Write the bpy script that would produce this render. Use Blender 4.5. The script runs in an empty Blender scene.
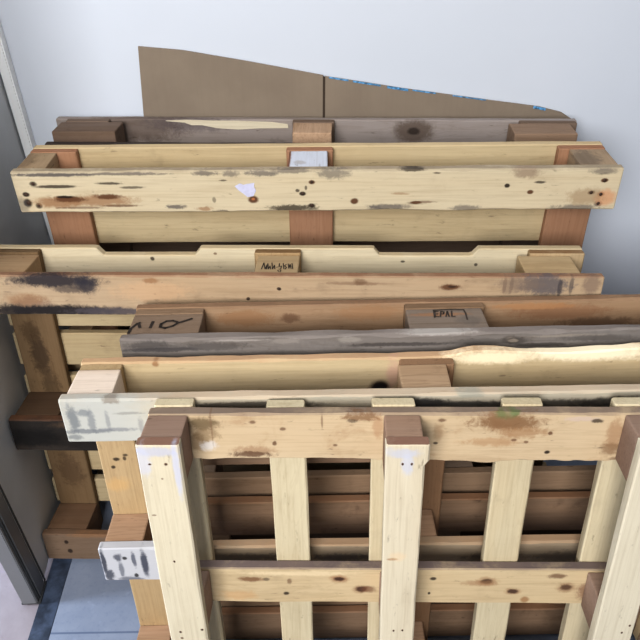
import bpy, bmesh, math, random
from mathutils import Vector, Matrix, noise

scene = bpy.context.scene
COL = scene.collection

def lin(c):
    o = []
    for x in c[:3]:
        x /= 255.0
        o.append(x / 12.92 if x <= .04045 else ((x + .055) / 1.055) ** 2.4)
    return (o[0], o[1], o[2], 1.0)

# ---------------------------------------------------------------- marks on the timber
# every mark: centre x, y, z and radii x, y, z (metres, in the pallet's own frame), colour, strength, raggedness
SPOTS = {
 '2skid0': [
  (0.016,-0.0,0.887,0.008,0.03,0.006,(42,30,24),0.95,0.3),
  (0.015,0.0,0.868,0.01,0.03,0.01,(42,30,24),0.95,0.3),
  (0.036,-0.0,0.862,0.008,0.03,0.007,(42,30,24),0.8,0.3),
  (0.036,0.0,0.91,0.008,0.03,0.006,(42,30,24),0.8,0.3),
  (0.079,0.0,0.904,0.048,0.03,0.004,(42,30,24),0.85,0.5),
  (0.095,0.0,0.879,0.028,0.03,0.005,(42,30,24),0.9,0.9),
  (0.076,0.0,0.869,0.049,0.03,0.013,(150,110,75),0.8,0.8),
  (0.159,0.0,0.873,0.077,0.03,0.013,(150,110,75),0.75,0.9),
  (0.102,-0.0,0.875,0.033,0.03,0.006,(95,60,38),0.85,0.9),
  (0.181,-0.0,0.881,0.028,0.03,0.006,(95,60,38),0.9,0.8),
  (0.095,0.0,0.881,0.019,0.03,0.003,(42,30,24),0.95,0.6),
  (0.202,0.0,0.861,0.04,0.03,0.003,(95,60,38),0.7,0.9),
  (0.119,0.0,0.857,0.049,0.03,0.003,(95,60,38),0.6,0.9),
  (0.19,0.0,0.91,0.028,0.03,0.003,(42,30,24),0.8,0.8),
  (0.233,0.0,0.901,0.026,0.03,0.003,(42,30,24),0.7,0.8),
  (0.074,0.0,0.929,0.09,0.03,0.004,(92,86,84),0.9,1),
  (0.214,0.0,0.93,0.099,0.03,0.003,(92,86,84),0.7,1.2),
  (0.001,0.0,0.862,0.016,0.03,0.02,(92,86,84),0.45,0.7),
  (0.383,0.0,0.93,0.027,0.03,0.005,(92,86,84),0.7,1.3),
  (0.432,0.0,0.929,0.016,0.03,0.006,(92,86,84),0.6,1.3),
  (0.495,0.0,0.929,0.032,0.03,0.006,(92,86,84),0.7,1.3),
  (0.551,0.0,0.933,0.039,0.03,0.004,(92,86,84),0.6,1.2),
  (0.635,0.0,0.928,0.032,0.03,0.011,(92,86,84),0.6,1.3),
  (0.79,0.0,0.935,0.027,0.03,0.004,(42,30,24),0.8,0.9),
  (0.417,0.0,0.915,0.008,0.03,0.002,(42,30,24),0.7,0.8),
  (0.395,0.0,0.873,0.004,0.03,0.007,(42,30,24),0.5,0.5),
  (0.316,0.0,0.858,0.02,0.03,0.005,(92,86,84),0.8,1.1),
  (0.408,0.0,0.846,0.019,0.03,0.005,(42,30,24),0.6,1.2),
  (0.374,0.0,0.853,0.017,0.03,0.005,(150,110,75),0.7,1),
  (0.474,0.0,0.873,0.012,0.03,0.009,(95,60,38),0.95,0.25),
  (0.474,0.0,0.874,0.004,0.03,0.003,(190,120,75),0.8,0.2),
  (0.552,0.0,0.854,0.052,0.03,0.007,(70,62,50),0.9,1.2),
  (0.593,0.0,0.91,0.007,0.03,0.005,(95,60,38),0.95,0.3),
  (0.574,-0.0,0.885,0.007,0.03,0.005,(42,30,24),0.95,0.3),
  (0.564,0.0,0.892,0.005,0.03,0.004,(42,30,24),0.8,0.5),
  (0.581,0.0,0.898,0.003,0.03,0.005,(42,30,24),0.7,0.5),
  (0.592,0.0,0.859,0.008,0.03,0.005,(42,30,24),0.9,0.4),
  (0.678,0.0,0.868,0.009,0.03,0.007,(95,60,38),0.95,0.3),
  (0.802,0.0,0.864,0.012,0.03,0.004,(95,60,38),0.9,0.5),
  (0.814,0.0,0.865,0.028,0.03,0.003,(95,60,38),0.6,0.8),
  (0.75,0.0,0.855,0.041,0.03,0.006,(92,86,84),0.75,1.2),
  (0.72,0.0,0.853,0.012,0.03,0.007,(92,86,84),0.6,1),
  (0.902,0.0,0.852,0.028,0.03,0.006,(92,86,84),0.65,1.2),
  (0.839,0.0,0.928,0.008,0.03,0.002,(42,30,24),0.7,0.7),
  (0.769,0.0,0.884,0.018,0.03,0.003,(150,110,75),0.5,1),
  (0.98,0.0,0.9,0.006,0.03,0.005,(42,30,24),0.95,0.3),
  (1.028,0.0,0.886,0.007,0.03,0.005,(95,60,38),0.95,0.3),
  (1.015,0.0,0.928,0.027,0.03,0.012,(150,130,110),0.75,1),
  (1.044,0.0,0.907,0.012,0.03,0.003,(42,30,24),0.8,0.6),
  (1.17,0.0,0.91,0.008,0.03,0.005,(95,60,38),0.95,0.3),
  (1.149,0.0,0.884,0.008,0.03,0.005,(42,30,24),0.95,0.3),
  (1.169,0.0,0.88,0.008,0.03,0.006,(95,60,38),0.95,0.3),
  (1.168,0.0,0.86,0.009,0.03,0.007,(92,86,84),0.9,0.4),
  (1.179,0.0,0.873,0.024,0.03,0.019,(205,150,110),0.7,0.5),
  (1.139,0.0,0.875,0.036,0.03,0.02,(160,135,105),0.65,1),
  (1.124,0.0,0.851,0.052,0.03,0.007,(92,86,84),0.7,1.2),
  (1.165,-0.0,0.929,0.027,0.03,0.006,(92,86,84),0.6,1),
 ],
 '3skid0': [
  (0.165,0.0,0.783,0.093,0.03,0.015,(50,46,52),0.95,0.9),
  (0.229,0.0,0.773,0.023,0.03,0.019,(52,50,58),0.9,0.9),
  (0.196,0.0,0.764,0.035,0.03,0.008,(60,54,58),0.7,1),
  (0.11,-0.0,0.73,0.04,0.03,0.018,(120,96,84),0.6,1.1),
  (0.163,-0.0,0.717,0.132,0.03,0.013,(32,30,34),0.97,0.8),
  (0.271,0.0,0.715,0.087,0.03,0.01,(84,78,82),0.9,0.9),
  (0.07,-0.0,0.714,0.041,0.03,0.018,(40,36,38),0.9,0.8),
  (0.103,0.0,0.741,0.043,0.03,0.014,(150,110,75),0.5,1),
  (0.352,0.0,0.76,0.078,0.03,0.022,(205,170,135),0.5,1),
  (0.931,0.0,0.772,0.021,0.03,0.007,(95,60,38),0.9,0.7),
  (0.935,0.0,0.773,0.009,0.03,0.003,(42,30,24),0.7,0.5),
  (1.11,0.0,0.778,0.049,0.03,0.023,(98,92,95),0.85,1.2),
  (1.14,0.0,0.772,0.005,0.03,0.021,(66,62,66),0.7,0.8),
  (1.161,0.0,0.776,0.004,0.03,0.021,(70,66,70),0.6,0.8),
  (1.035,0.0,0.778,0.004,0.03,0.019,(120,96,80),0.6,0.7),
  (1.048,0.0,0.776,0.004,0.03,0.019,(110,90,78),0.6,0.7),
  (1.063,0.0,0.778,0.042,0.03,0.019,(130,112,98),0.6,1.2),
  (1.199,0.0,0.778,0.017,0.03,0.024,(120,100,90),0.6,0.8),
  (0.759,0.0,0.783,0.013,0.03,0.007,(95,60,38),0.5,0.9),
  (0.603,0.0,0.767,0.005,0.03,0.004,(42,30,24),0.9,0.4),
  (0.542,0.0,0.745,0.004,0.03,0.004,(42,30,24),0.8,0.4),
  (0.749,0.0,0.779,0.058,0.03,0.004,(95,60,38),0.4,1),
  (0.355,0.0,0.784,0.016,0.03,0.006,(150,110,75),0.7,0.8),
 ],
 '3skid1': [
  (0.051,0.0,0.358,0.09,0.03,0.012,(60,52,46),0.6,1),
  (0.154,0.0,0.427,0.066,0.03,0.011,(95,75,58),0.6,1),
  (0.036,0.0,0.392,0.067,0.03,0.029,(18,16,16),0.8,1),
 ],
 '3skid2': [
  (0.052,0.0,0.061,0.006,0.03,0.007,(42,30,24),0.9,0.4),
  (0.056,0.0,0.03,0.007,0.03,0.008,(42,30,24),0.9,0.4),
  (0.116,0.0,0.083,0.054,0.03,0.007,(150,110,75),0.5,1),
 ],
 '3deck0': [
  (0.328,0.127,0.77,0.005,0.018,0.005,(42,30,24),0.85,0.5),
  (1.003,0.127,0.758,0.004,0.018,0.004,(42,30,24),0.8,0.4),
  (0.851,0.127,0.765,0.005,0.018,0.003,(42,30,24),0.8,0.4),
  (0.461,0.127,0.782,0.004,0.018,0.003,(95,60,38),0.7,0.5),
 ],
 '3cross0': [
  (0.049,0.107,0.537,0.021,0.018,0.058,(55,40,28),0.75,1.1),
  (0.041,0.107,0.602,0.022,0.018,0.026,(70,52,34),0.6,1.1),
  (0.06,0.107,0.454,0.021,0.018,0.039,(62,46,30),0.55,1.2),
  (0.052,0.107,0.194,0.03,0.018,0.053,(80,60,42),0.6,1.1),
 ],
 '4deck0': [
  (0.205,0.114,0.749,0.057,0.018,0.019,(150,110,75),0.6,1),
  (0.29,0.114,0.747,0.02,0.018,0.011,(90,55,35),0.6,0.8),
  (0.804,0.114,0.748,0.096,0.018,0.017,(135,90,60),0.5,1.1),
  (0.884,0.114,0.724,0.077,0.018,0.013,(70,42,30),0.55,1.1),
  (0.755,0.114,0.762,0.085,0.018,0.008,(175,130,90),0.7,0.8),
  (0.443,0.114,0.756,0.066,0.018,0.018,(160,120,85),0.5,1),
 ],
 '4skid0': [
  (0.207,0.0,0.768,0.053,0.03,0.002,(165,158,152),0.7,0.9),
  (0.557,0.0,0.773,0.07,0.03,0.004,(176,170,164),0.7,0.8),
  (0.488,0.0,0.753,0.106,0.03,0.004,(62,56,54),0.7,0.9),
  (0.735,0.0,0.747,0.053,0.03,0.004,(70,64,60),0.7,0.8),
  (0.683,0.0,0.758,0.017,0.03,0.01,(92,84,78),0.7,0.4),
  (0.683,0.0,0.758,0.01,0.03,0.006,(150,138,126),0.7,0.4),
  (0.683,0.0,0.758,0.005,0.03,0.003,(84,74,68),0.8,0.4),
  (0.785,0.0,0.764,0.07,0.03,0.003,(160,150,140),0.5,0.9),
  (0.065,0.0,0.752,0.07,0.03,0.005,(56,52,54),0.7,0.9),
  (0.154,0.0,0.756,0.07,0.03,0.009,(75,70,68),0.6,1.1),
  (0.286,0.0,0.764,0.028,0.03,0.006,(150,142,135),0.6,1),
  (0.4,0.0,0.765,0.021,0.03,0.006,(165,158,150),0.5,1),
  (0.048,0.0,0.761,0.044,0.03,0.01,(60,56,56),0.6,1),
  (0.69,0.0,0.756,0.025,0.03,0.008,(70,64,60),0.7,0.6),
  (0.687,0.0,0.756,0.01,0.03,0.004,(140,128,115),0.8,0.5),
  (0.629,0.0,0.755,0.052,0.03,0.007,(80,75,72),0.5,1.1),
  (0.838,0.0,0.758,0.071,0.03,0.007,(75,70,68),0.5,1.1),
 ],
 '5skid0': [
  (0.013,0.0,0.74,0.009,0.03,0.03,(98,104,110),0.7,1),
  (0.032,0.0,0.752,0.011,0.03,0.008,(104,110,116),0.6,1.2),
  (0.042,0.0,0.735,0.006,0.03,0.024,(110,114,120),0.6,1.2),
  (0.031,0.0,0.714,0.043,0.03,0.005,(104,108,114),0.7,1.1),
  (0.068,0.0,0.734,0.004,0.03,0.021,(120,122,126),0.5,1.3),
  (0.081,0.0,0.717,0.033,0.03,0.004,(116,118,124),0.6,1.2),
  (0.008,0.0,0.702,0.013,0.03,0.006,(100,104,108),0.6,1),
  (0.103,0.0,0.75,0.025,0.03,0.003,(140,138,132),0.6,1.2),
  (0.121,0.0,0.723,0.005,0.03,0.018,(130,130,132),0.5,1.3),
  (0.078,0.0,0.775,0.014,0.03,0.006,(120,105,90),0.6,1.4),
  (0.143,0.0,0.785,0.079,0.03,0.005,(170,95,80),0.55,1),
  (0.002,0.0,0.79,0.018,0.03,0.004,(190,170,150),0.6,1),
  (0.563,0.0,0.76,0.064,0.03,0.012,(48,46,46),0.95,0.6),
  (0.651,0.0,0.754,0.112,0.03,0.01,(60,58,56),0.9,0.7),
  (0.779,0.0,0.754,0.112,0.03,0.01,(60,56,52),0.85,0.8),
  (0.882,0.0,0.755,0.072,0.03,0.012,(56,52,48),0.9,0.7),
  (0.3,0.0,0.762,0.127,0.03,0.008,(64,58,52),0.85,0.6),
  (0.649,0.0,0.776,0.022,0.03,0.008,(150,150,140),0.6,1.3),
  (0.428,0.0,0.773,0.047,0.03,0.004,(170,165,150),0.5,1.2),
 ],
 '5skid1': [
  (0.001,0.0,0.4,0.005,0.03,0.033,(52,56,70),0.9,0.9),
  (0.006,0.0,0.361,0.009,0.03,0.017,(56,60,74),0.85,1.1),
  (0.029,0.0,0.411,0.008,0.03,0.011,(60,64,78),0.8,1.1),
  (0.031,0.0,0.377,0.005,0.03,0.023,(84,88,100),0.7,1.2),
  (0.058,0.0,0.405,0.004,0.03,0.024,(70,74,90),0.8,1),
  (0.077,0.0,0.393,0.007,0.03,0.038,(52,56,72),0.9,0.7),
  (0.045,0.0,0.349,0.023,0.03,0.008,(70,74,88),0.7,1.1),
  (0.042,0.0,0.408,0.005,0.03,0.005,(28,25,26),0.9,0.5),
  (0.057,0.0,0.36,0.005,0.03,0.006,(28,25,26),0.9,0.5),
  (0.036,0.0,0.337,0.057,0.03,0.008,(80,84,95),0.6,1.1),
  (0.256,0.0,0.405,0.074,0.03,0.011,(90,80,70),0.7,1.1),
  (0.442,0.0,0.401,0.056,0.03,0.011,(80,74,70),0.7,1.1),
  (0.722,0.0,0.395,0.056,0.03,0.013,(80,70,60),0.6,1.2),
  (0.852,0.0,0.394,0.056,0.03,0.014,(90,80,70),0.6,1.2),
 ],
 '5deck0': [
  (0.516,0.116,0.713,0.023,0.018,0.019,(50,32,25),0.97,0.12),
  (0.517,0.116,0.71,0.018,0.018,0.016,(22,15,13),0.95,0.12),
  (0.539,0.116,0.74,0.014,0.018,0.038,(190,150,135),0.6,0.7),
  (0.129,0.116,0.77,0.007,0.018,0.006,(150,110,75),0.8,0.6),
  (0.706,0.116,0.771,0.086,0.018,0.016,(244,228,196),0.9,0.5),
  (0.877,0.116,0.777,0.138,0.018,0.019,(246,232,202),0.92,0.5),
 ],
 '5cross0': [
  (0.033,0.096,0.572,0.008,0.018,0.005,(42,30,24),0.9,0.5),
  (0.024,0.096,0.553,0.005,0.018,0.005,(42,30,24),0.9,0.4),
  (0.051,0.096,0.582,0.006,0.018,0.004,(42,30,24),0.8,0.5),
  (0.048,0.096,0.574,0.004,0.018,0.006,(42,30,24),0.8,0.5),
  (0.026,0.096,0.509,0.027,0.018,0.021,(205,165,110),0.5,0.9),
 ],
 '6cross0': [
  (0.083,0.079,0.779,0.031,0.018,0.013,(110,92,66),0.85,0.9),
  (0.085,0.079,0.759,0.024,0.018,0.014,(125,102,72),0.6,1.2),
  (0.073,0.079,0.743,0.014,0.018,0.018,(120,95,66),0.6,1),
  (0.09,0.079,0.737,0.014,0.018,0.01,(205,200,196),0.75,1.1),
  (0.058,0.079,0.767,0.009,0.018,0.027,(95,72,54),0.7,0.7),
  (0.16,0.079,0.727,0.035,0.018,0.01,(150,115,85),0.6,1.2),
  (0.157,0.079,0.719,0.035,0.018,0.006,(90,62,44),0.8,1.2),
  (0.207,0.079,0.769,0.005,0.018,0.004,(95,60,38),0.7,0.6),
  (0.161,0.079,0.782,0.006,0.018,0.004,(95,60,38),0.7,0.7),
  (0.193,0.079,0.741,0.004,0.018,0.005,(95,60,38),0.8,0.6),
  (0.268,0.079,0.782,0.002,0.018,0.015,(95,60,38),0.5,0.5),
  (0.288,0.079,0.737,0.004,0.018,0.003,(95,60,38),0.7,0.6),
  (0.327,0.079,0.79,0.033,0.018,0.007,(120,85,55),0.75,1.4),
  (0.314,0.079,0.784,0.009,0.018,0.004,(42,30,24),0.6,1.2),
  (0.354,0.079,0.772,0.01,0.018,0.023,(165,125,90),0.5,1),
  (0.097,0.079,0.783,0.002,0.018,0.049,(120,92,70),0.5,0.6),
  (0.446,0.079,0.762,0.008,0.018,0.018,(150,118,85),0.5,1),
  (0.451,0.079,0.785,0.007,0.018,0.004,(95,60,38),0.7,0.8),
  (0.443,0.079,0.741,0.004,0.018,0.003,(42,30,24),0.8,0.6),
  (0.549,0.079,0.781,0.058,0.018,0.017,(125,90,58),0.85,1.2),
  (0.574,0.079,0.762,0.04,0.018,0.012,(150,110,72),0.6,1.4),
  (0.53,0.079,0.743,0.046,0.018,0.009,(165,125,85),0.5,1.3),
  (0.617,0.079,0.723,0.005,0.018,0.004,(42,30,24),0.95,0.4),
  (0.617,0.079,0.76,0.004,0.018,0.004,(95,60,38),0.85,0.5),
  (0.563,0.079,0.747,0.005,0.018,0.003,(95,60,38),0.7,0.6),
  (0.582,0.079,0.743,0.004,0.018,0.003,(95,60,38),0.7,0.6),
  (0.662,0.079,0.787,0.027,0.018,0.005,(195,175,160),0.8,1),
  (0.684,0.079,0.783,0.01,0.018,0.004,(42,30,24),0.8,0.8),
  (0.715,0.079,0.758,0.014,0.018,0.031,(150,112,78),0.6,0.9),
  (0.714,0.079,0.729,0.019,0.018,0.013,(125,95,66),0.7,0.8),
  (0.733,0.079,0.709,0.019,0.018,0.006,(95,60,38),0.6,0.8),
  (0.549,0.079,0.793,0.018,0.018,0.007,(112,112,72),0.6,1.4),
  (0.56,0.079,0.8,0.008,0.018,0.008,(98,116,72),0.65,1.3),
  (0.54,0.079,0.795,0.006,0.018,0.005,(100,112,70),0.5,1.3),
 ],
 '6cross1': [
  (0.136,0.079,0.436,0.025,0.018,0.007,(120,85,58),0.85,0.7),
  (0.163,0.079,0.436,0.007,0.018,0.005,(42,30,24),0.6,0.5),
  (0.204,0.079,0.431,0.005,0.018,0.008,(95,60,38),0.6,0.6),
  (0.292,0.079,0.437,0.018,0.018,0.011,(150,108,76),0.7,0.6),
  (0.292,0.079,0.437,0.011,0.018,0.006,(70,46,34),0.97,0.4),
  (0.551,0.079,0.433,0.021,0.018,0.012,(150,112,78),0.6,0.7),
  (0.599,0.079,0.408,0.016,0.018,0.01,(150,110,76),0.6,0.6),
  (0.331,0.079,0.411,0.016,0.018,0.011,(140,100,70),0.6,0.6),
  (0.692,0.079,0.419,0.019,0.018,0.013,(140,104,74),0.6,0.7),
  (0.331,0.079,0.411,0.011,0.018,0.008,(75,50,38),0.95,0.5),
  (0.344,0.079,0.411,0.014,0.018,0.009,(110,72,50),0.7,0.8),
  (0.197,0.079,0.4,0.006,0.018,0.005,(42,30,24),0.9,0.5),
  (0.111,0.079,0.394,0.037,0.018,0.013,(190,150,105),0.5,1),
  (0.457,0.079,0.439,0.007,0.018,0.005,(42,30,24),0.9,0.5),
  (0.551,0.079,0.433,0.012,0.018,0.007,(85,62,45),0.95,0.5),
  (0.599,0.079,0.408,0.011,0.018,0.007,(75,52,40),0.95,0.5),
  (0.539,0.079,0.428,0.032,0.018,0.008,(150,112,78),0.5,0.8),
  (0.672,0.079,0.447,0.017,0.018,0.007,(110,80,58),0.8,0.7),
  (0.692,0.079,0.419,0.012,0.018,0.008,(85,60,44),0.9,0.6),
  (0.623,0.079,0.387,0.009,0.018,0.009,(150,110,72),0.8,0.4),
  (0.73,0.079,0.409,0.021,0.018,0.026,(120,82,60),0.7,0.7),
  (0.452,0.079,0.402,0.003,0.018,0.004,(42,30,24),0.9,0.4),
  (0.223,0.079,0.451,0.106,0.018,0.006,(225,205,170),0.5,1),
 ],
 '6skid0': [
  (0.031,0.0,0.785,0.035,0.03,0.009,(178,180,196),0.7,0.9),
  (0.009,0.0,0.766,0.011,0.03,0.03,(188,190,205),0.6,0.9),
  (0.056,0.0,0.751,0.006,0.03,0.056,(185,188,206),0.7,0.7),
  (0.017,0.0,0.762,0.003,0.03,0.002,(95,60,38),0.8,0.5),
  (0.041,0.0,0.762,0.003,0.03,0.003,(95,60,38),0.85,0.5),
  (0.032,0.0,0.734,0.002,0.03,0.002,(95,60,38),0.6,0.5),
  (0.01,0.0,0.661,0.004,0.03,0.002,(95,60,38),0.6,0.5),
  (0.029,0.0,0.561,0.002,0.03,0.003,(95,60,38),0.8,0.4),
  (0.057,0.0,0.396,0.003,0.03,0.003,(95,60,38),0.8,0.4),
  (0.019,0.0,0.39,0.003,0.03,0.003,(95,60,38),0.8,0.5),
  (0.02,0.0,0.374,0.003,0.03,0.003,(95,60,38),0.8,0.5),
 ],
 '6skid1': [
  (0.388,0.0,0.781,0.023,0.03,0.009,(184,186,198),0.7,0.9),
  (0.393,0.0,0.761,0.009,0.03,0.022,(188,190,202),0.7,0.9),
  (0.368,0.0,0.785,0.008,0.03,0.009,(190,188,190),0.5,0.8),
  (0.386,0.0,0.762,0.002,0.03,0.003,(95,60,38),0.9,0.4),
  (0.399,0.0,0.762,0.002,0.03,0.003,(95,60,38),0.9,0.4),
  (0.377,0.0,0.568,0.009,0.03,0.003,(150,110,75),0.75,0.6),
  (0.385,0.0,0.574,0.014,0.03,0.011,(215,190,155),0.5,0.9),
  (0.384,0.0,0.397,0.002,0.03,0.003,(95,60,38),0.9,0.4),
  (0.399,0.0,0.398,0.002,0.03,0.003,(95,60,38),0.9,0.4),
 ],
 '6skid2': [
  (0.777,0.0,0.414,0.002,0.03,0.003,(95,60,38),0.9,0.4),
  (0.767,0.0,0.396,0.002,0.03,0.003,(95,60,38),0.9,0.4),
 ],
 '2blk0': [
  (0.005,0.0603,0.936,0.0207,0.0417,0.015,(120,100,78),0.6,1),
 ],
 '2blk1': [
  (0.5455,0.0663,0.936,0.0045,0.0743,0.015,(120,78,52),0.95,0.5),
  (0.5853,0.1073,0.936,0.0625,0.0118,0.015,(150,112,84),0.6,0.9),
  (0.5688,0.0408,0.936,0.0121,0.01,0.015,(160,150,140),0.5,1.2),
 ],
 '2blk2': [
  (1.1409,0.051,0.936,0.0317,0.0459,0.015,(112,98,84),0.7,1),
 ],
 '4blk1': [
  (0.5679,0.0697,0.774,0.0544,0.0075,0.015,(165,120,85),0.6,0.9),
  (0.6182,0.0456,0.774,0.025,0.0182,0.015,(105,98,92),0.5,1),
 ],
}

# ---------------------------------------------------------------- materials
class NT:
    def __init__(s, name):
        s.m = bpy.data.materials.new(name); s.m.use_nodes = True
        s.t = s.m.node_tree; s.t.nodes.clear()
        s.out = s.t.nodes.new('ShaderNodeOutputMaterial')
        s.b = s.t.nodes.new('ShaderNodeBsdfPrincipled')
        s.t.links.new(s.b.outputs[0], s.out.inputs[0])
    def n(s, typ, **kw):
        o = s.t.nodes.new(typ)
        for k, val in kw.items():
            setattr(o, k, val)
        return o
    def l(s, a, b):
        s.t.links.new(a, b)
    def val(s, sock, x):
        if hasattr(x, 'node'):
            s.l(x, sock)
        else:
            sock.default_value = x
    def math(s, op, a, b=0.0, c=None, clamp=False):
        o = s.n('ShaderNodeMath', operation=op, use_clamp=clamp)
        s.val(o.inputs[0], a); s.val(o.inputs[1], b)
        if c is not None: s.val(o.inputs[2], c)
        return o.outputs[0]
    def vec(s, op, a, b):
        o = s.n('ShaderNodeVectorMath', operation=op)
        s.val(o.inputs[0], a); s.val(o.inputs[1], b)
        return o.outputs['Value'] if op in ('LENGTH', 'DOT_PRODUCT') else o.outputs[0]
    def noise(s, v, scale, detail=3, rough=.55, dist=0.0, color=False):
        o = s.n('ShaderNodeTexNoise')
        s.l(v, o.inputs['Vector'])
        o.inputs['Scale'].default_value = scale; o.inputs['Detail'].default_value = detail
        o.inputs['Roughness'].default_value = rough; o.inputs['Distortion'].default_value = dist
        return o.outputs['Color' if color else 'Fac']
    def ss(s, x, a, b, lo=0.0, hi=1.0):
        o = s.n('ShaderNodeMapRange', interpolation_type='SMOOTHSTEP')
        s.val(o.inputs['Value'], x)
        o.inputs['From Min'].default_value = a; o.inputs['From Max'].default_value = b
        o.inputs['To Min'].default_value = lo; o.inputs['To Max'].default_value = hi
        return o.outputs[0]
    def mix(s, f, a, b, mode='MIX'):
        o = s.n('ShaderNodeMix', data_type='RGBA', blend_type=mode)
        s.val(o.inputs[0], f); s.val(o.inputs[6], a); s.val(o.inputs[7], b)
        return o.outputs[2]

def wood(name, base, axis='x', contrast=.35, grime=.25, grime_col=(95, 78, 62), edge=None, ends=None,
         spots=(), rough=.78, streak=1.0, warm=.35):
    k = NT(name)
    tc = k.n('ShaderNodeTexCoord')
    oi = k.n('ShaderNodeObjectInfo')
    off = k.n('ShaderNodeCombineXYZ')
    for i, f in enumerate((37.0, 91.0, 53.0)):
        k.l(k.math('MULTIPLY', oi.outputs['Random'], f), off.inputs[i])
    obj = tc.outputs['Object']
    P = k.vec('ADD', obj, off.outputs[0])
    s1 = {'x': (2.2, 26, 26), 'y': (26, 2.2, 26), 'z': (26, 26, 2.2)}[axis]
    s2 = {'x': (7, 210, 210), 'y': (210, 7, 210), 'z': (210, 210, 7)}[axis]
    s3 = {'x': (1.2, 9, 9), 'y': (9, 1.2, 9), 'z': (9, 9, 1.2)}[axis]
    n1 = k.noise(k.vec('MULTIPLY', P, s1), 1.0, 4, .6, .9)
    n2 = k.noise(k.vec('MULTIPLY', P, s2), 1.0, 2, .5, .2)
    n3 = k.noise(k.vec('MULTIPLY', P, s3), 1.0, 2, .5, .5)
    n4 = k.noise(P, 17.0, 5, .65, .3)
    bl = Vector(lin(base)[:3])
    gy = bl[0] * .3 + bl[1] * .55 + bl[2] * .15
    bl = Vector([(x * .84 + gy * .16) * .80 for x in bl])
    dark = (bl[0] * .56, bl[1] * .49, bl[2] * .41, 1)
    warmc = (bl[0] * .97, bl[1] * .87, bl[2] * .74, 1)
    pale = (min(1, bl[0] * 1.12), min(1, bl[1] * 1.13), min(1, bl[2] * 1.14), 1)
    c = k.mix(k.ss(n3, .38, .72, 0, warm), (*bl, 1), warmc)
    c = k.mix(k.ss(n3, .50, .26, 0, .5), c, pale)
    # growth rings: thin darker lines along the board
    ring = k.math('ABSOLUTE', k.math('SUBTRACT', k.math('FRACT', k.math('MULTIPLY', n1, 7.0)), .5))
    c = k.mix(k.math('MULTIPLY', k.ss(ring, .16, .02), contrast * .40 * streak), c, dark)
    c = k.mix(k.ss(n1, .52, .78, 0, contrast), c, dark)
    c = k.mix(k.ss(n2, .42, .75, 0, .22), c, dark)
    if grime > 0:
        g = k.math('MULTIPLY', k.ss(n4, .52, .78), k.ss(n3, .35, .6, .35, 1))
        c = k.mix(k.math('MULTIPLY', g, grime), c, lin(grime_col))
    # small dark flecks: resin pockets, mould and scuffs
    s5 = {'x': (34, 120, 120), 'y': (120, 34, 120), 'z': (120, 120, 34)}[axis]
    n5 = k.noise(k.vec('MULTIPLY', P, s5), 1.0, 3, .6, .3)
    fl_ = k.math('MULTIPLY', k.ss(n5, .62, .74), k.ss(n4, .40, .62))
    c = k.mix(k.math('MULTIPLY', fl_, min(.8, .30 + grime * .9)), c, lin((70, 54, 42)))
    c = k.mix(k.ss(n4, .50, .30, 0, .16), c, pale)
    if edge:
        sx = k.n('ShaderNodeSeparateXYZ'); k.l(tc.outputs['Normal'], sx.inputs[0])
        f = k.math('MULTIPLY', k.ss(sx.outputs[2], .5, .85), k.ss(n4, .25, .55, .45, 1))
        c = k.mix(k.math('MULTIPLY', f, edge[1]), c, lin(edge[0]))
    if ends:   # worn, dirty outline where the face meets its long edges
        c = k.mix(k.math('MULTIPLY', k.ss(n4, .4, .6), ends[1]), c, lin(ends[0]))
    if spots:
        ncol = k.noise(obj, 70.0, 6, .78, .6, color=True)
        nd = k.vec('SUBTRACT', ncol, (.5, .5, .5))
        for (x, y, z, rx, ry, rz, col, st, rag) in spots:
            d = k.vec('DIVIDE', k.vec('SUBTRACT', obj, (x, y, z)), (rx, ry, rz))
            d = k.vec('ADD', d, k.vec('MULTIPLY', nd, (rag * 1.9,) * 3))
            L = k.vec('LENGTH', d, (0, 0, 0))
            soft = .45 + .3 * min(1, rag)
            hi = 1.08 + .22 * min(1, rag)
            c = k.mix(k.ss(L, hi, hi - soft, 0, st), c, lin(col))
    k.l(c, k.b.inputs['Base Color'])
    k.l(k.ss(n1, .3, .7, rough - .1, rough + .1), k.b.inputs['Roughness'])
    k.b.inputs['Specular IOR Level'].default_value = .25
    bp = k.n('ShaderNodeBump'); bp.inputs['Strength'].default_value = .35; bp.inputs['Distance'].default_value = .0015
    h = k.math('ADD', k.math('MULTIPLY', n2, .7), k.math('MULTIPLY', n4, .8))
    k.l(h, bp.inputs['Height']); k.l(bp.outputs[0], k.b.inputs['Normal'])
    return k.m

_plain = {}
def plain(name, base, rough=.6, metal=0.0, mottle=.08, scale=9.0, bump=0.0, spec=.4):
    if name in _plain: return _plain[name]
    k = NT(name)
    tc = k.n('ShaderNodeTexCoord')
    n = k.noise(tc.outputs['Object'], scale, 5, .6, .2)
    b = lin(base)
    c = k.mix(k.ss(n, .3, .7), tuple(x * (1 - mottle) for x in b[:3]) + (1,), tuple(min(1, x * (1 + mottle)) for x in b[:3]) + (1,))
    k.l(c, k.b.inputs['Base Color'])
    k.b.inputs['Roughness'].default_value = rough; k.b.inputs['Metallic'].default_value = metal
    k.b.inputs['Specular IOR Level'].default_value = spec
    if bump:
        bp = k.n('ShaderNodeBump'); bp.inputs['Strength'].default_value = bump; bp.inputs['Distance'].default_value = .002
        k.l(k.noise(tc.outputs['Object'], scale * 9, 3), bp.inputs['Height']); k.l(bp.outputs[0], k.b.inputs['Normal'])
    _plain[name] = k.m
    return k.m

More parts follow.
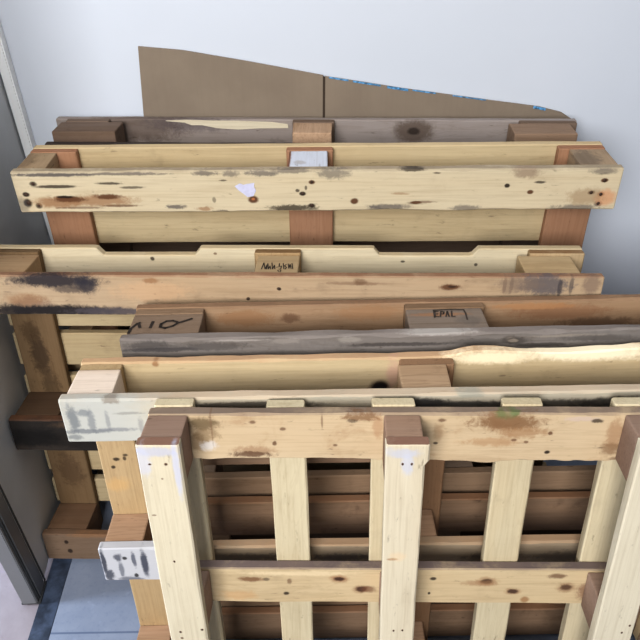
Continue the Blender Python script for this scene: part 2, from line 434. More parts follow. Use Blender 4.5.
# ---------------------------------------------------------------- mesh builders
def link(name, verts, faces, mat, parent=None, smooth=False):
    me = bpy.data.meshes.new(name)
    me.from_pydata([tuple(p) for p in verts], [], faces); me.update()
    if mat: me.materials.append(mat)
    if smooth:
        for p in me.polygons: p.use_smooth = True
    o = bpy.data.objects.new(name, me); COL.objects.link(o)
    if parent: o.parent = parent
    return o

def fix_normals(o):
    bm = bmesh.new(); bm.from_mesh(o.data); bmesh.ops.recalc_face_normals(bm, faces=bm.faces); bm.to_mesh(o.data); bm.free()

SEED = [0]
def board(name, axis, l0, l1, b0, b1, c0, c1, mat, parent, jit=.0012, ch=.0022, wane=(0, 0, 0, 0), top=None, bot=None, step=.018):
    """A sawn board: long axis x or z, thickness along y (b0 front .. b1 back), width c.
    wane = extra ragged loss of the four long edges (front-low, front-high, back-high, back-low)."""
    SEED[0] += 1; sd = SEED[0] * 7.31
    N = max(6, int((l1 - l0) / step)); V = []; F = []
    for i in range(N + 1):
        t = i / N; l = l0 + (l1 - l0) * t
        if i == 1: l = l0 + .002
        if i == N - 1: l = l1 - .002
        cc1 = c1 + (top(l) if top else 0); cc0 = c0 + (bot(l) if bot else 0)
        e = .0010 if i in (0, N) else 0            # slightly eased ends
        def nz(q, f=9.0): return noise.noise(Vector((l * f, sd + q * 3.7, 0)))
        ring = []
        cor = [(b0, cc0, 1, 1), (b0, cc1, 1, -1), (b1, cc1, -1, -1), (b1, cc0, -1, 1)]
        for q, (b, c, sb, sc) in enumerate(cor):
            w = ch + max(0, nz(q + 9, 14) + .35 * nz(q + 20, 60) + .15) * wane[q]
            jb = nz(q) * jit * .5; jc = nz(q + 5) * jit
            p_a = (b + jb + sb * e, c + jc + sc * (w + e)); p_b = (b + jb + sb * (min(w, abs(b1 - b0) * .45) + e), c + jc + sc * e)
            ring += [p_a, p_b] if q in (1, 3) else [p_b, p_a]
        ll = l
        for (b, c) in ring:
            V.append((ll, b, c) if axis == 'x' else (c, b, ll))
    for i in range(N):
        for j in range(8):
            a = i * 8 + j; b = i * 8 + (j + 1) % 8
            F.append((a, b, b + 8, a + 8))
    F.append(tuple(range(8))); F.append(tuple(range(N * 8, N * 8 + 8)))
    o = link(name, V, F, mat, parent); fix_normals(o)
    return o

def block(name, x0, x1, y0, y1, z0, z1, mat, parent, bev=.003, jit=.0012):
    SEED[0] += 1; rnd = random.Random(SEED[0])
    bm = bmesh.new(); bmesh.ops.create_cube(bm, size=1)
    for v in bm.verts:
        v.co = Vector(((x0 + x1) / 2 + v.co.x * (x1 - x0) + rnd.uniform(-jit, jit), (y0 + y1) / 2 + v.co.y * (y1 - y0), (z0 + z1) / 2 + v.co.z * (z1 - z0) + rnd.uniform(-jit, 0)))
    bmesh.ops.bevel(bm, geom=bm.edges[:], offset=bev, segments=2, affect='EDGES', profile=.6)
    me = bpy.data.meshes.new(name); bm.to_mesh(me); bm.free(); me.materials.append(mat)
    o = bpy.data.objects.new(name, me); COL.objects.link(o); o.parent = parent
    return o

def box(name, x0, x1, y0, y1, z0, z1, mat, parent=None, bev=0.0):
    bm = bmesh.new(); bmesh.ops.create_cube(bm, size=1)
    for v in bm.verts:
        v.co = Vector(((x0 + x1) / 2 + v.co.x * (x1 - x0), (y0 + y1) / 2 + v.co.y * (y1 - y0), (z0 + z1) / 2 + v.co.z * (z1 - z0)))
    if bev: bmesh.ops.bevel(bm, geom=bm.edges[:], offset=bev, segments=2, affect='EDGES')
    me = bpy.data.meshes.new(name); bm.to_mesh(me); bm.free(); me.materials.append(mat)
    o = bpy.data.objects.new(name, me); COL.objects.link(o)
    if parent: o.parent = parent
    return o

def nail(x, z, y, r, parent, mat, seed):
    """Nail head driven into a board's front face: a shallow dome in a dimple."""
    V = []; F = []; n = 10
    for q, (rr, dy) in enumerate(((r, .0002), (r * .8, -.0007), (r * .3, -.0010))):
        for i in range(n):
            a = 2 * math.pi * i / n
            V.append((x + rr * math.cos(a), y + dy, z + rr * math.sin(a)))
    for q in range(2):
        for i in range(n):
            a = q * n + i; b = q * n + (i + 1) % n
            F.append((a, b, b + n, a + n))
    F.append(tuple(range(2 * n, 3 * n)))
    o = link('nail', V, F, mat, parent, smooth=True); fix_normals(o)
    return o

def strokes_flat(name, lines, z, w, mat, parent):
    """Marks drawn as thin flat ribbons lying on a block's upward face."""
    V = []; F = []
    for k, s in enumerate(lines):
        for i in range(len(s) - 1):
            a = Vector((s[i][0], s[i][1], 0)); b = Vector((s[i + 1][0], s[i + 1][1], 0))
            d = b - a; d.normalize(); p = Vector((-d.y, d.x, 0)) * w * .5; a -= d * w * .35; b += d * w * .35
            q = len(V); zz = z + .0001 * (k % 3)
            for c in (a + p, a - p, b - p, b + p): V.append((c.x, c.y, zz))
            F.append((q, q + 1, q + 2, q + 3))
    return link(name, V, F, mat, parent)

def empty(name, label, cat, loc=(0, 0, 0), group=None):
    o = bpy.data.objects.new(name, None); COL.objects.link(o); o.empty_display_size = .1
    o.location = loc; o['label'] = label; o['category'] = cat
    if group: o['group'] = group
    return o

# ---------------------------------------------------------------- the setting
M_wall = plain('white_wall_paint', (211, 216, 225), .7, mottle=.012, scale=2.2, spec=.2)
wall = box('wall_back', -2.2, 2.6, 1.62, 1.72, -.05, 2.8, M_wall); wall['kind'] = 'structure'

def floor_mat():
    k = NT('pale_floor_tile')
    tc = k.n('ShaderNodeTexCoord'); P = tc.outputs['Object']
    n = k.noise(P, 6, 5, .6, .4); n2 = k.noise(P, 60, 3, .6)
    c = k.mix(k.ss(n, .3, .7), lin((134, 126, 132)), lin((150, 143, 149)))
    c = k.mix(k.ss(n2, .55, .8, 0, .25), c, lin((118, 110, 118)))
    sx = k.n('ShaderNodeSeparateXYZ'); k.l(P, sx.inputs[0])
    for ax, o_ in ((1, .976), (0, -.96)):
        d = k.math('ABSOLUTE', k.math('SUBTRACT', k.math('FRACT', k.math('ADD', k.math('MULTIPLY', k.math('SUBTRACT', sx.outputs[ax], o_), 2.2), .5)), .5))
        c = k.mix(k.ss(d, .008, .003, 0, .6), c, lin((140, 132, 142)))
    k.l(c, k.b.inputs['Base Color']); k.b.inputs['Roughness'].default_value = .45
    return k.m
fl = box('floor', -2.2, 2.6, -2.0, 1.62, -.054, -.004, floor_mat()); fl['kind'] = 'structure'

def mat_mat():
    k = NT('blue_speckled_mat')
    tc = k.n('ShaderNodeTexCoord'); P = tc.outputs['Object']
    n = k.noise(P, 5, 4, .6, .4); n2 = k.noise(P, 90, 3, .7); n3 = k.noise(P, 30, 3, .6)
    c = k.mix(k.ss(n, .3, .7), lin((126, 136, 156)), lin((138, 147, 165)))
    c = k.mix(k.ss(n2, .5, .75, 0, .35), c, lin((100, 112, 140)))
    c = k.mix(k.ss(n3, .6, .75, 0, .35), c, lin((160, 172, 196)))
    sx = k.n('ShaderNodeSeparateXYZ'); k.l(P, sx.inputs[0])
    d = k.math('ABSOLUTE', k.math('SUBTRACT', sx.outputs[1], .813))
    c = k.mix(k.ss(d, .0035, .0012, 0, .8), c, lin((84, 98, 124)))
    k.l(c, k.b.inputs['Base Color']); k.b.inputs['Roughness'].default_value = .6
    bp = k.n('ShaderNodeBump'); bp.inputs['Strength'].default_value = .2; bp.inputs['Distance'].default_value = .001
    k.l(n2, bp.inputs['Height']); k.l(bp.outputs[0], k.b.inputs['Normal'])
    return k.m
fm = empty('floor_mat', 'pale blue speckled floor mat under the leaning pallets', 'mat', (0, .2, 0))
sheet = box('mat_sheet', -.638, 1.2, -.6, 1.619, -.004, 0, mat_mat(), None, .001)
sheet.parent = fm; sheet.matrix_parent_inverse = Matrix.Translation((0, -.2, 0))
strip = box('border_strip', -.686, -.6385, -.6, 1.619, -.004, .0, plain('worn_blue_strip', (58, 68, 86), .5, mottle=.5, scale=26), None, .001)
strip.parent = fm; strip.matrix_parent_inverse = Matrix.Translation((0, -.2, 0)); strip['label'] = 'dark scuffed blue strip along the left edge'

# grey door leaf at the left, standing open against the corner, with its profiled edge toward us
hinge = Vector((-.714, 1.612, 0)); front = Vector((-.683, .888, 0))
yaw = math.atan2(front.x - hinge.x, hinge.y - front.y)   # small swing
M_leaf = plain('grey_door_paint', (196, 198, 200), .5, mottle=.07, scale=3.0)
M_prof = plain('light_grey_profile', (112, 113, 116), .4, .25, .05, 5)
M_dark = plain('dark_gasket', (62, 64, 66), .6, 0, .15, 8)
Ld = (front - hinge).length
leaf = box('door_1', -.034, -.004, -Ld + .03, -.002, .012, 2.05, M_leaf, None, .001); leaf['kind'] = 'structure'
leaf.location = hinge; leaf.rotation_euler = (0, 0, yaw)
pr = box('door_stile', -.042, 0, -Ld + .012, -Ld + .05, .006, 2.06, M_prof, leaf, .002)
box('door_gasket', -.0435, -.0015, -Ld + .006, -Ld + .0118, .006, 2.06, M_dark, leaf, .0005)
box('door_edge_profile', -.040, -.004, -Ld - .004, -Ld + .006, .006, 2.06, plain('pale_profile', (120, 121, 124), .4, .1, .05, 5), leaf, .002)
box('door_gasket', .0002, .0016, -Ld + .0503, -Ld + .056, .012, 2.05, M_dark, leaf)
box('door_foot', -.043, .002, -Ld - .002, -Ld + .055, .0008, .0058, M_dark, leaf)
tr = box('trim_1', -.7135, -.690, 1.592, 1.6195, 0.0005, 2.6, plain('white_frame_paint', (242, 243, 244), .45, 0, .03, 4), None, .003); tr['kind'] = 'structure'

# ---------------------------------------------------------------- cardboard behind the stack
def cardboard_mat():
    k = NT('brown_corrugated_card')
    tc = k.n('ShaderNodeTexCoord'); P = tc.outputs['Object']
    n = k.noise(P, 7, 4, .6, .3)
    w = k.noise(k.vec('MULTIPLY', P, (160, 1, 1.5)), 1.0, 2)
    c = k.mix(k.ss(n, .3, .7), lin((138, 124, 109)), lin((146, 132, 116)))
    c = k.mix(k.ss(w, .45, .7, 0, .06), c, lin((118, 104, 90)))
    k.l(c, k.b.inputs['Base Color']); k.b.inputs['Roughness'].default_value = .85
    return k.m
cb = empty('cardboard_sheet', 'flat brown cardboard sheet with sloping top edge behind the rearmost pallet', 'cardboard', (.05, 1.6, 0))
M_cb = cardboard_mat()
def slab(name, poly, y0, y1, mat, parent):
    n = len(poly); V = [(x - .05, y0 - 1.6, z) for x, z in poly] + [(x - .05, y1 - 1.6, z) for x, z in poly]
    F = [tuple(range(n)), tuple(range(2 * n - 1, n - 1, -1))] + [(i, i + n, (i + 1) % n + n, (i + 1) % n) for i in range(n)]
    o = link(name, V, F, mat, parent); fix_normals(o); return o
slab('panel', [(-.397, 1.072), (-.30, 1.062), (-.15, 1.034), (.0165, 1.000), (.010, .55), (.004, .001), (-.50, .001), (-.44, .6)], 1.610, 1.615, M_cb, cb)
slab('panel', [(.021, .998), (.20, .967), (.40, .936), (.528, .917), (.585, .902), (.612, .885), (.628, .855), (.632, .6), (.64, .001), (.0085, .001), (.0145, .55)], 1.6095, 1.6145, M_cb, cb)
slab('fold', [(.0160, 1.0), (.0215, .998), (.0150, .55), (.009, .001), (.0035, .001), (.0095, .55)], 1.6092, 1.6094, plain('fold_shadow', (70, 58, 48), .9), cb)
M_tape = plain('blue_tape', (96, 150, 192), .35, 0, .6, 130)  # strong fine mottle paints pale glints into the tape colour
tp = [(.021, .998), (.20, .967), (.40, .936), (.528, .917), (.585, .902)]
def tz(x):
    for (a, za), (b, zb) in zip(tp, tp[1:]):
        if a <= x <= b: return za + (zb - za) * (x - a) / (b - a)
for (a, b, h) in ((.03, .075, .0025), (.085, .15, .003), (.165, .215, .0045), (.225, .28, .002), (.32, .40, .0015), (.515, .545, .005)):
    t = slab('tape_strip', [(a, tz(a) + .0012), (b, tz(b) + .0012), (b, tz(b) - h), (a, tz(a) - h)], 1.6088, 1.6094, M_tape, cb)
    t['label'] = 'torn blue tape on the sloping top edge'

# ---------------------------------------------------------------- pallets
GROUP = 'wooden pallets leaning in a row against the wall'
def pose(o, x, y, z, yaw, lean, roll):
    a, l, r = map(math.radians, (yaw, lean, roll))
    Rz = Matrix.Rotation(a, 4, 'Z'); Ry = Matrix.Rotation(r, 4, 'Y')
    Rx = Matrix(((1, 0, 0, 0), (0, math.cos(l), math.sin(l), 0), (0, -math.sin(l), math.cos(l), 0), (0, 0, 0, 1)))
    o.matrix_world = Matrix.Translation((x, y, z)) @ Rz @ Rx @ Ry
def S(key): return [(q[0], q[1], q[2] + .005) + q[3:] for q in SPOTS[key]] if key[0] == '6' else SPOTS.get(key, ())
M_nail = plain('rusty_nail', (74, 56, 46), .6, .4, .2, 200)
M_ink = plain('dark_ink', (48, 40, 36), .8, 0, .3, 120)

def pallet(label, ps, H, W, B, deck, cross, cols, rows, skids, n, block_drop=0.0, drop=0.0):
    root = empty('wooden_pallet', label, 'pallet', (0, 0, 0), GROUP)
    pose(root, *ps)
    ts = .02; yb = ts; ys = ts + B; yd = ys + .02; T = yd + .02
    R = {'root': root, 'block': [], 'skid': [], 'deck': [], 'cross': []}
    for (z0, z1, m, kw) in deck:
        kw = dict(kw); x0 = kw.pop('x0', 0); x1 = kw.pop('x1', W)
        R['deck'].append(board('deck_board', 'x', x0, x1, yd, T - .0003, z0, z1, m, root, **kw))
    for (x0, x1, m) in cross:
        R['cross'].append(board('cross_board', 'z', 0.002, H - drop - .001, ys + .0002, yd - .0002, x0, x1, m, root))
    for r, (z0, z1) in enumerate(rows):
        for c, (x0, x1) in enumerate(cols):
            m = n[r][c]
            R['block'].append(block('block', x0, x1, yb + .0002, ys - .0002, z0 + .001, z1 - .001 - (block_drop if r == 0 else 0), m, root))
    for (z0, z1, m, kw) in skids:
        R['skid'].append(board('bottom_board', 'x', -.004, W + .004, 0, ts - .0003, z0, z1, m, root, **kw))
    return R

def rows_of(H, sk, mid=None):
    mid = H / 2 if mid is None else mid
    return [(H - sk, H), (mid - sk / 2, mid + sk / 2), (0, sk)]

# --- rearmost: weathered grey pallet
H, W, sk, B = .913, 1.2045, .095, .0684
g1 = wood('weathered_grey_wood', (170, 157, 150), contrast=.5, grime=.5, grime_col=(70, 62, 58),
          spots=[(.83, .108, .885, .05, .018, .03, (88, 72, 60), .8, .5), (.83, .108, .885, .016, .018, .010, (52, 42, 36), .9, .4), (.18, .108, .9, .12, .02, .05, (84, 66, 54), .6, .8), (.30, .108, .9, .1, .02, .02, (80, 70, 74), .5, 1)])
d1 = wood('grey_brown_deck', (136, 113, 95), contrast=.4)
b1 = [wood('dark_brown_block', (132, 108, 90), axis='x', contrast=.4, grime=.4), wood('light_brown_block', (208, 171, 136), axis='y', contrast=.7), wood('reddish_block', (164, 134, 108), axis='x', contrast=.4, grime=.35)]
p1 = pallet('weathered dark grey-brown pallet, rearmost of the row, directly in front of the cardboard',
       (-.6153, 1.3995, .0190, -2.053, 4.927, .347), H, W, B,
       [(H - .125, H - .002, g1, dict(wane=(0, .002, .002, 0), x0=-.010)), (.67, .77, d1, {}), (.54, .64, d1, {}), (.40, .50, d1, {}), (.21, .31, d1, {}), (0, .10, d1, {})],
       [(.02, .12, d1), (.548, .645, d1), (1.07, 1.2, d1)],
       [(.010, .154), (.551, .640), (1.044, 1.183)], rows_of(H, sk), 
       [(H - sk - .024, H - .024, wood('dark_skid_board', (96, 82, 72), grime=.5, edge=((64, 56, 52), .8)), dict(wane=(0, .004, .002, 0))), (H / 2 - sk / 2, H / 2 + sk / 2, d1, {}), (0, sk, d1, {})],
       [b1, [b1[0]] * 3, [b1[0]] * 3])
sp = [(.250, .9085), (.30, .9105), (.36, .9088), (.42, .9088), (.50, .906), (.536, .901), (.537, .893), (.47, .892), (.42, .889), (.37, .892), (.335, .899), (.31, .899), (.294, .905)]
V = [(x, .1078, z) for x, z in sp] + [(x, .1055, z - .0008) for x, z in sp]
k_ = len(sp)
o = link('splinter', V, [tuple(range(k_)), tuple(range(2 * k_ - 1, k_ - 1, -1))] + [(i, i + k_, (i + 1) % k_ + k_, (i + 1) % k_) for i in range(k_)], wood('fresh_split_wood', (232, 218, 188), contrast=.2, grime=.1), p1['deck'][0])
fix_normals(o); o['label'] = 'pale freshly split strip of wood along the upper edge'

# --- second from the wall: pale pallet with bark marks
H, W, sk, B = .9356, 1.1984, .0894, .0804
m_sk = wood('pale_pine_bark_marked', (231, 214, 178), contrast=.16, grime=.22, grime_col=(150, 128, 100), edge=((140, 124, 104), .75), spots=S('2skid0'), warm=.25)
m_dk = wood('pale_pine_deck', (214, 192, 148), contrast=.3, grime=.2, edge=((205, 180, 140), .5))
m_rd = wood('reddish_cross_board', (186, 138, 102), axis='z', contrast=.25, grime=.25, edge=((150, 104, 74), .5))
m_pl = wood('plain_pine', (190, 162, 120))
bL = wood('tan_block_left', (185, 157, 120), axis='y', grime=.45, spots=S('2blk0'))
bC = wood('white_painted_block', (222, 226, 238), axis='y', contrast=.08, grime=.1, warm=.05, spots=S('2blk1'))
bR = wood('tan_block_right', (187, 160, 127), axis='y', grime=.4, spots=S('2blk2'))
p2 = pallet('pale pine pallet with bark marks and a torn white sticker on its front board',
       (-.6053, 1.2176, .0086, -1.2845, 3.1604, -.022), H, W, B,
       [(H - .098, H, m_dk, {}), (.705, .803, m_dk, {}), (.48, .58, m_dk, {}), (.24, .34, m_dk, {}), (0, .10, m_dk, {})],
       [(0, .097, m_rd), (.538, .635, m_rd), (1.103, 1.198, m_rd)],
       [(0.001, .058), (.545, .624), (1.124, 1.197)], rows_of(H, sk), 
       [(H - sk, H, m_sk, dict(wane=(.003, .005, .002, 0), jit=.002)), (H / 2 - sk / 2, H / 2 + sk / 2, m_pl, {}), (0, sk, m_pl, {})],
       [[bL, bC, bR], [bL] * 3, [bL] * 3])
for (x, z, r) in ((.036, .910, .0045), (.016, .887, .0042), (.0155, .868, .0052), (.036, .862, .004), (.593, .910, .004), (.574, .885, .0045), (.592, .859, .0045), (1.170, .910, .005), (1.149, .884, .0045), (1.169, .880, .0045), (1.168, .860, .0045)):
    nail(x, z, -.0002, r * .8, p2['skid'][0], M_nail, 0)
st = [(.439, .903), (.450, .909), (.457, .906), (.465, .908), (.479, .910), (.4775, .902), (.481, .893), (.475, .881), (.463, .879), (.456, .886), (.447, .893)]
o = link('sticker', [(x, -.0012, z) for x, z in st], [tuple(range(len(st)))], plain('torn_white_paper', (202, 202, 224), .7, 0, .06, 120), p2['skid'][0])
o['label'] = 'torn white paper sticker'

# --- third: notched cream top board, handwriting on the middle block
H, W, sk, B = .794, 1.2168, .0868, .0870
m_s0 = wood('orange_tan_board', (206, 178, 142), contrast=.22, grime=.3, edge=((140, 100, 76), .8), spots=S('3skid0'))
m_s1 = wood('blackened_board', (48, 42, 38), contrast=.3, grime=.6, grime_col=(30, 27, 26), edge=((112, 78, 56), .75), spots=S('3skid1'))
m_s2 = wood('brown_bottom_board', (138, 112, 88), contrast=.3, grime=.3, edge=((110, 82, 62), .5), spots=S('3skid2'))
m_d0 = wood('cream_notched_board', (232, 216, 180), contrast=.15, grime=.12, edge=((196, 172, 132), .5), spots=S('3deck0'), warm=.2)
m_dk = wood('pale_yellow_deck', (206, 184, 140), contrast=.25, grime=.2)
m_c0 = wood('dirty_brown_cross', (138, 110, 74), axis='z', contrast=.4, grime=.7, grime_col=(70, 54, 36), spots=S('3cross0'))
m_c1 = wood('tan_cross', (190, 158, 110), axis='z', contrast=.3, edge=((128, 98, 66), .8))
m_c2 = wood('pale_cross', (204, 176, 132), axis='z', contrast=.3, edge=((140, 106, 72), .8))
bL = wood('brown_tan_block', (196, 162, 120), axis='x', contrast=.3, grime=.35)
bC = wood('written_block', (206, 178, 134), axis='x', contrast=.2, grime=.15)
bR = wood('clean_tan_block', (216, 188, 142), axis='x', contrast=.35, grime=.15)
bM = wood('dark_block', (100, 76, 54), axis='x', contrast=.3, grime=.4)
bB = wood('brown_block', (136, 104, 76), axis='x', contrast=.3, grime=.3)
def notch(l):
    f = 0.0
    for a, b in ((.213, .431), (.79, 1.006)):
        if a < l < b: f = min(f, -min(.016, (l - a) * 1.25, (b - l) * 1.25))
    return f
p3 = pallet('tan pallet with a notched cream top board and handwriting on its middle block',
       (-.6851, .9955, .0186, -1.862, 8.708, .042), H, W, B,
       [(.700, H, m_d0, dict(top=notch, step=.006, x0=-.008)), (.604, .690, m_dk, dict(x0=-.012)), (.500, .585, m_dk, dict(x0=-.012)), (.388, .470, m_dk, dict(x0=-.012)), (.180, .262, m_dk, dict(x0=-.012)), (.072, .150, m_dk, dict(x0=-.012))],
       [(0.004, .098, m_c0), (.545, .640, m_c1), (1.105, 1.216, m_c2)],
       [(0.002, .099), (.552, .639), (1.079, 1.186)], rows_of(H, sk), 
       [(H - sk, H, m_s0, dict(wane=(0, .003, .002, 0))), (H / 2 - sk / 2, H / 2 + sk / 2, m_s1, dict(wane=(0, .003, 0, 0))), (0, sk, m_s2, {})],
       [[bL, bC, bR], [bM] * 3, [bB] * 3], block_drop=.004)
p3['skid'][1]['label'] = 'blackened middle board'
HW = [[(0.5661, 0.0408), (0.5684, 0.069), (0.5734, 0.0409), (0.5754, 0.0605), (0.5764, 0.0409)], [(0.5766, 0.0662), (0.5796, 0.0409), (0.5821, 0.0549), (0.584, 0.0409)], [(0.5846, 0.0691), (0.5877, 0.0409), (0.5905, 0.0578), (0.5925, 0.0421)], [(0.5949, 0.0493), (0.5985, 0.0505)], [(0.5998, 0.0663), (0.6001, 0.0522), (0.6044, 0.055), (0.6041, 0.041), (0.6005, 0.041)], [(0.6073, 0.0664), (0.6103, 0.0411)], [(0.6138, 0.0624), (0.6106, 0.055), (0.6151, 0.0495), (0.6127, 0.0411)], [(0.6174, 0.0647), (0.6199, 0.0439), (0.6213, 0.0625), (0.6244, 0.0434)], [(0.6248, 0.0665), (0.6274, 0.0423)], [(0.5984, 0.0355), (0.6012, 0.0311)], [(0.6045, 0.0366), (0.6042, 0.03)]]
strokes_flat('handwriting', HW, H - .004 - .0007, .0019, M_ink, p3['block'][1])
for x, z in ((.603, .767), (.542, .745)): nail(x, z, -.0002, .0028, p3['skid'][0], M_nail, 0)

# --- fourth: dark weathered pallet with stamps
H, W, sk, B = .7741, 1.1554, .095, .0715
m_s0 = wood('silver_grey_weathered', (142, 134, 129), contrast=.5, grime=.45, grime_col=(74, 68, 66), edge=((140, 130, 124), .6), spots=S('4skid0'))
m_d0 = wood('red_brown_deck', (186, 150, 112), contrast=.35, grime=.3, grime_col=(92, 60, 44), edge=((120, 92, 72), .6), spots=S('4deck0'))
m_o2 = wood('dark_brown_deck', (104, 82, 64), contrast=.4, grime=.35)
m_o = wood('aged_brown_board', (158, 128, 98), contrast=.45, grime=.5, grime_col=(80, 62, 48))
bL = wood('stamped_grey_block', (154, 130, 108), axis='x', contrast=.35, grime=.35, grime_col=(84, 66, 54))
bC = wood('stamped_grey_block_middle', (150, 132, 116), axis='x', contrast=.45, grime=.3, spots=S('4blk1'))
pd = (H - .095) / 4
p4 = pallet('dark weathered grey-brown pallet with black stamps on its blocks, fourth from the wall',
       (-.3426, .8125, .0217, -.271, 9.296, -.470), H, W, B,
       [(H - .095, H, m_d0, dict(wane=(0, .003, .003, 0)))] + [(a, b, m_o2, {}) for a, b in ((.535, .63), (.40, .495), (.225, .30), (.10, .195), (0, .08))],
       [(0.002, .13, m_o), (.506, .655, m_o), (1.02, 1.155, m_o)],
       [(0.002, .131), (.507, .648), (1.02, 1.154)], rows_of(H, sk, .402), 
       [(H - sk, H, m_s0, dict(wane=(0, .009, .003, 0), jit=.005)), (.402 - sk / 2, .402 + sk / 2, m_o, {}), (0, sk, m_o, {})],
       [[bL, bC, bL], [bL] * 3, [bL] * 3])
B0 = [[(0.0066, 0.0237), (0.007, 0.04), (0.0146, 0.0565), (0.0189, 0.0603)], [(0.0168, 0.0593), (0.0226, 0.0433)], [(0.0417, 0.0425), (0.0424, 0.0628)], [(0.0673, 0.064), (0.0591, 0.0547), (0.0593, 0.0435), (0.0691, 0.0392), (0.0819, 0.0464), (0.0887, 0.0563), (0.0991, 0.0627), (0.112, 0.0713)], [(0.0673, 0.064), (0.0786, 0.0653), (0.0882, 0.0591)]]
B1 = [[(0.5584, 0.0842), (0.5824, 0.0858), (0.6138, 0.0838), (0.6152, 0.0707), (0.614, 0.0474)], [(0.5656, 0.0793), (0.5599, 0.0796), (0.5578, 0.0604), (0.5643, 0.0601)], [(0.5591, 0.0699), (0.5641, 0.0697)], [(0.5674, 0.06), (0.5712, 0.0791), (0.5763, 0.0769), (0.5744, 0.0693), (0.5698, 0.0695)], [(0.5776, 0.0596), (0.5828, 0.0786), (0.5832, 0.0593)], [(0.5909, 0.0795), (0.5882, 0.0598), (0.5938, 0.0595)], [(0.5584, 0.0842), (0.5567, 0.0573)]]
strokes_flat('stamp', B0, H - .0008, .0056, M_ink, p4['block'][0])
strokes_flat('stamp', B1, H - .0008, .0030, plain('faded_ink', (66, 56, 50), .8, 0, .3, 120), p4['block'][1])

# --- fifth: white-smudged board ends
H, W, sk, B = .7792, 1.1879, .0881, .0680
def white_end(name, base, wcol, x1, spots, **kw):
    return wood(name, base, spots=[(x1 * .35, 0, .39, x1 * .75, .04, .6, wcol, .92, .25)] + list(spots), **kw)
m_s0 = white_end('grey_cream_board_white_end', (206, 196, 174), (182, 182, 176), .17, S('5skid0'), contrast=.25, grime=.3, grime_col=(150, 140, 124), edge=((200, 176, 150), .6))
m_s1 = white_end('board_white_end', (176, 156, 128), (190, 191, 196), .17, S('5skid1'), contrast=.35, grime=.3, edge=((176, 146, 116), .9))
m_d0 = wood('cream_tan_deck', (218, 194, 148), contrast=.22, grime=.15, edge=((188, 148, 116), .7), spots=S('5deck0'))
m_d2 = wood('brown_deck', (150, 120, 92), contrast=.5, grime=.6, grime_col=(72, 54, 42), edge=((140, 100, 70), .6))
m_cL = wood('tan_yellow_cross', (206, 174, 124), axis='z', contrast=.3, grime=.2, spots=S('5cross0'))
m_cC = wood('brown_cross', (168, 128, 90), axis='z', contrast=.3, grime=.3)
bL = wood('pinkish_pale_block', (248, 227, 206), axis='x', contrast=.12, grime=.12)
bC = wood('fibrous_brown_block', (194, 160, 122), axis='x', contrast=.95, grime=.3)
bM = wood('rough_brown_block', (196, 156, 120), axis='x', contrast=.7, grime=.2)
pd = (H - .095) / 4
dz = .005
p5 = pallet('pale pallet with white-painted, grey-smudged board ends, directly behind the small front pallet',
       (-.4102, .6825, .0182, -.275, 7.77, -.298), H, W, B,
       [(H - .095 - dz, H - dz, m_d0, dict(wane=(0, .004, .006, 0), top=lambda l: (.008 if l > .62 else 0) * min(1, max(0, (l - .62) / .05)) * (1 + .4 * math.sin(l * 21))))] + [(a, a + .092, m_d2, {}) for a in (.534, pd * 2, pd, 0)],
       [(0.002, .073, m_cL), (.548, .640, m_cC), (1.11, 1.187, m_cL)],
       [(0.002, .076), (.544, .624), (1.112, 1.186)], rows_of(H, sk), 
       [(H - sk, H - .001, m_s0, dict(wane=(0, .003, .002, 0))), (H / 2 - sk / 2, H / 2 + sk / 2, m_s1, dict(wane=(.004, .004, 0, 0))), (0, sk, m_d2, {})],
       [[bL, bC, bL], [bM] * 3, [bM] * 3], block_drop=.003, drop=.006)
p5['skid'][0]['label'] = 'board with a white-painted, smudged left end'
p5['skid'][1]['label'] = 'middle board with a white-painted left end streaked black'

# --- front: small pallet turned so that its cream boards stand upright
H, W, B = .8021, .7859, .0535
bw = .064; cbw = .0871; mid = .4245
ts = .02; yb = ts; ys = ts + B; yd = ys + .02; T = yd + .02
root = empty('wooden_pallet', 'small square pallet with upright cream boards and two tan cross boards, frontmost of the row', 'pallet', (0, 0, 0), GROUP)
pose(root, -.2656, .5325, .0212, -1.812, 10.140, -.621)
m_c = [wood('knotty_tan_cross', (220, 194, 154), contrast=.32, grime=.5, grime_col=(150, 110, 74), edge=((128, 112, 100), .92), spots=S('6cross0')),
       wood('tan_cross_with_knots', (222, 198, 154), contrast=.3, grime=.15, edge=((112, 98, 96), .95), spots=S('6cross1')),
       wood('tan_cross_low', (206, 176, 134), contrast=.3)]
for i, (z0, z1) in enumerate(((H - cbw, H), (mid - cbw / 2, mid + cbw / 2), (0, cbw))):
    bot = (lambda l: -.008 * max(0, noise.noise(Vector((l * 9, 3.3, 0))) + .5 * noise.noise(Vector((l * 45, 1.3, 0))) + .1) - (.004 if l > .38 else 0)) if i == 0 else None
    board('cross_board', 'x', 0.001, W - .001, ys + .0002, yd - .0002, z0, z1, m_c[i], root, wane=(.003, .004, 0, 0) if i == 0 else (0, 0, 0, 0), bot=bot, step=.008 if i == 0 else .018)
m_d = [wood('cream_deck_board', (226, 210, 172), axis='z', contrast=.18, grime=.12, warm=.3), wood('cream_deck_board_grained', (222, 206, 168), axis='z', contrast=.28, grime=.12, warm=.4)]
for i, (x0, x1) in enumerate(((.006, .067), (.181, .2405), (.345, .412), (.5460, .6070), (.715, .780))):
    board('deck_board', 'z', 0, H + (.002 if i != 1 else -.001), yd + .0002, T, x0, x1, m_d[i % 2], root, wane=(0, .002, .002, 0))
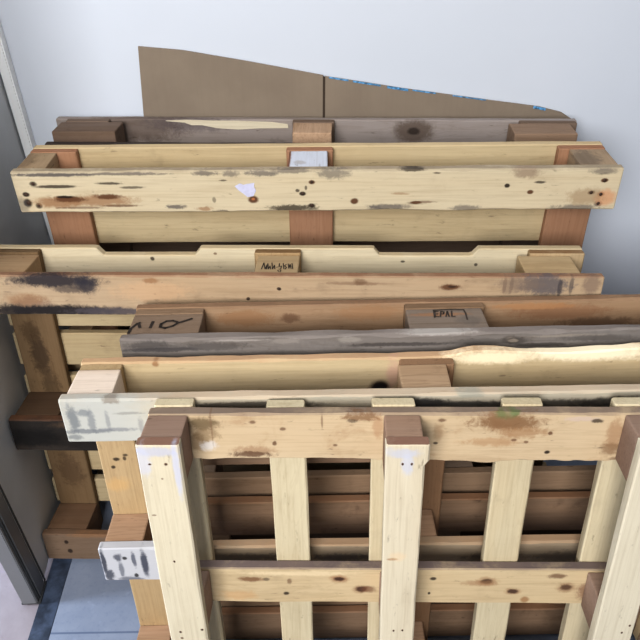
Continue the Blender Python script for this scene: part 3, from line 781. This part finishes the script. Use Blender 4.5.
m_s = [wood('cream_upright_left', (228, 216, 186), axis='z', contrast=.10, grime=.10, spots=S('6skid0'), warm=.15, edge=((134, 100, 84), .95)),
       wood('cream_upright_middle', (228, 214, 184), axis='z', contrast=.12, grime=.12, spots=S('6skid1'), warm=.2, edge=((134, 100, 84), .95)),
       wood('cream_upright_right', (228, 216, 188), axis='z', contrast=.10, grime=.10, spots=S('6skid2'), warm=.15, edge=((134, 100, 84), .95))]
xs = ((0, bw), (.361, .4185), (W - bw, W))
nails6 = (((.017, .762), (.041, .762), (.029, .561), (.057, .396), (.019, .390)), ((.386, .762), (.399, .762), (.384, .397), (.399, .398)), ((.777, .414), (.767, .396)))
m_b = [wood('pinkish_brown_block', (168, 138, 118), axis='x', contrast=.2, grime=.3, grime_col=(120, 92, 80)), wood('brown_block_middle', (180, 146, 120), axis='x', contrast=.3, grime=.4)]
for i, (x0, x1) in enumerate(xs):
    def nub(l): return .006 if (i == 1 and l > H - .035) else 0.0
    sb = board('bottom_board', 'z', 0, H, 0, ts - .0003, x0, x1, m_s[i], root, wane=(0, .002, 0, 0), top=nub if i == 1 else None, step=.01)
    for x, z in nails6[i]: nail(x, z + .005, -.0002, .0015, sb, M_nail, 0)
    for z0, z1 in ((H - cbw, H), (mid - cbw / 2 - .002, mid + cbw / 2 - .004), (0, cbw)):
        block('block', x0 + .001, x1 - .001, yb + .0002, ys - .0002, z0 + .001, z1 - .0008, m_b[0 if i != 1 else 1], root)

# ---------------------------------------------------------------- camera
f_px, pitch, rr = 703.48, math.radians(39.162), math.radians(-.956)
fwd = Vector((0, math.cos(pitch), -math.sin(pitch))); right0 = Vector((1, 0, 0)); down0 = -Vector((0, math.sin(pitch), math.cos(pitch)))
right = right0 * math.cos(rr) - down0 * math.sin(rr); down = right0 * math.sin(rr) + down0 * math.cos(rr)
cam = bpy.data.cameras.new('camera'); co = bpy.data.objects.new('camera', cam); COL.objects.link(co)
cam.sensor_fit = 'HORIZONTAL'; cam.sensor_width = 36.0; cam.lens = f_px / 640 * 36
cam.clip_start = .02
Mx = Matrix((right, -down, -fwd)).transposed().to_4x4(); Mx.translation = (0, 0, 1.58645)
co.matrix_world = Mx
scene.camera = co

# ---------------------------------------------------------------- light
w = bpy.data.worlds.new('room_light'); scene.world = w; w.use_nodes = True
wt = w.node_tree; bg = wt.nodes['Background']
g = wt.nodes.new('ShaderNodeTexCoord'); sz = wt.nodes.new('ShaderNodeSeparateXYZ'); wt.links.new(g.outputs['Generated'], sz.inputs[0])
rmp = wt.nodes.new('ShaderNodeValToRGB'); rmp.color_ramp.elements[0].position = .0; rmp.color_ramp.elements[1].position = 1.0
rmp.color_ramp.elements[0].color = (.05, .053, .06, 1); rmp.color_ramp.elements[1].color = (.66, .70, .76, 1)
mr = wt.nodes.new('ShaderNodeMapRange'); mr.inputs['From Min'].default_value = -.2; mr.inputs['From Max'].default_value = 1.0
wt.links.new(sz.outputs[2], mr.inputs[0]); wt.links.new(mr.outputs[0], rmp.inputs[0]); wt.links.new(rmp.outputs[0], bg.inputs[0])
bg.inputs[1].default_value = .19
def area(name, loc, target, size, power, col, sy=None):
    l = bpy.data.lights.new(name, 'AREA'); l.energy = power; l.color = col; l.size = size
    if sy: l.shape = 'RECTANGLE'; l.size_y = sy
    o = bpy.data.objects.new(name, l); COL.objects.link(o); o.location = loc
    o.rotation_euler = (Vector(target) - Vector(loc)).to_track_quat('-Z', 'Y').to_euler()
    return o
area('ceiling_lamp', (-.72, -1.75, 2.42), (0, 1.1, .7), 1.4, 130, (.985, .985, .985))
area('overhead_fill', (.1, .55, 3.0), (.1, .9, 0), 1.6, 16, (1.0, .98, .95))  # no real fixture: added weak fill from above for block tops and left wall
area('doorway_daylight', (-2.3, .74, .8), (-.5, .80, .1), .35, 46, (.80, .89, 1.0))
scene.view_settings.view_transform = 'Standard'
scene.view_settings.look = 'None'
scene.view_settings.exposure = .16
scene.view_settings.gamma = .86
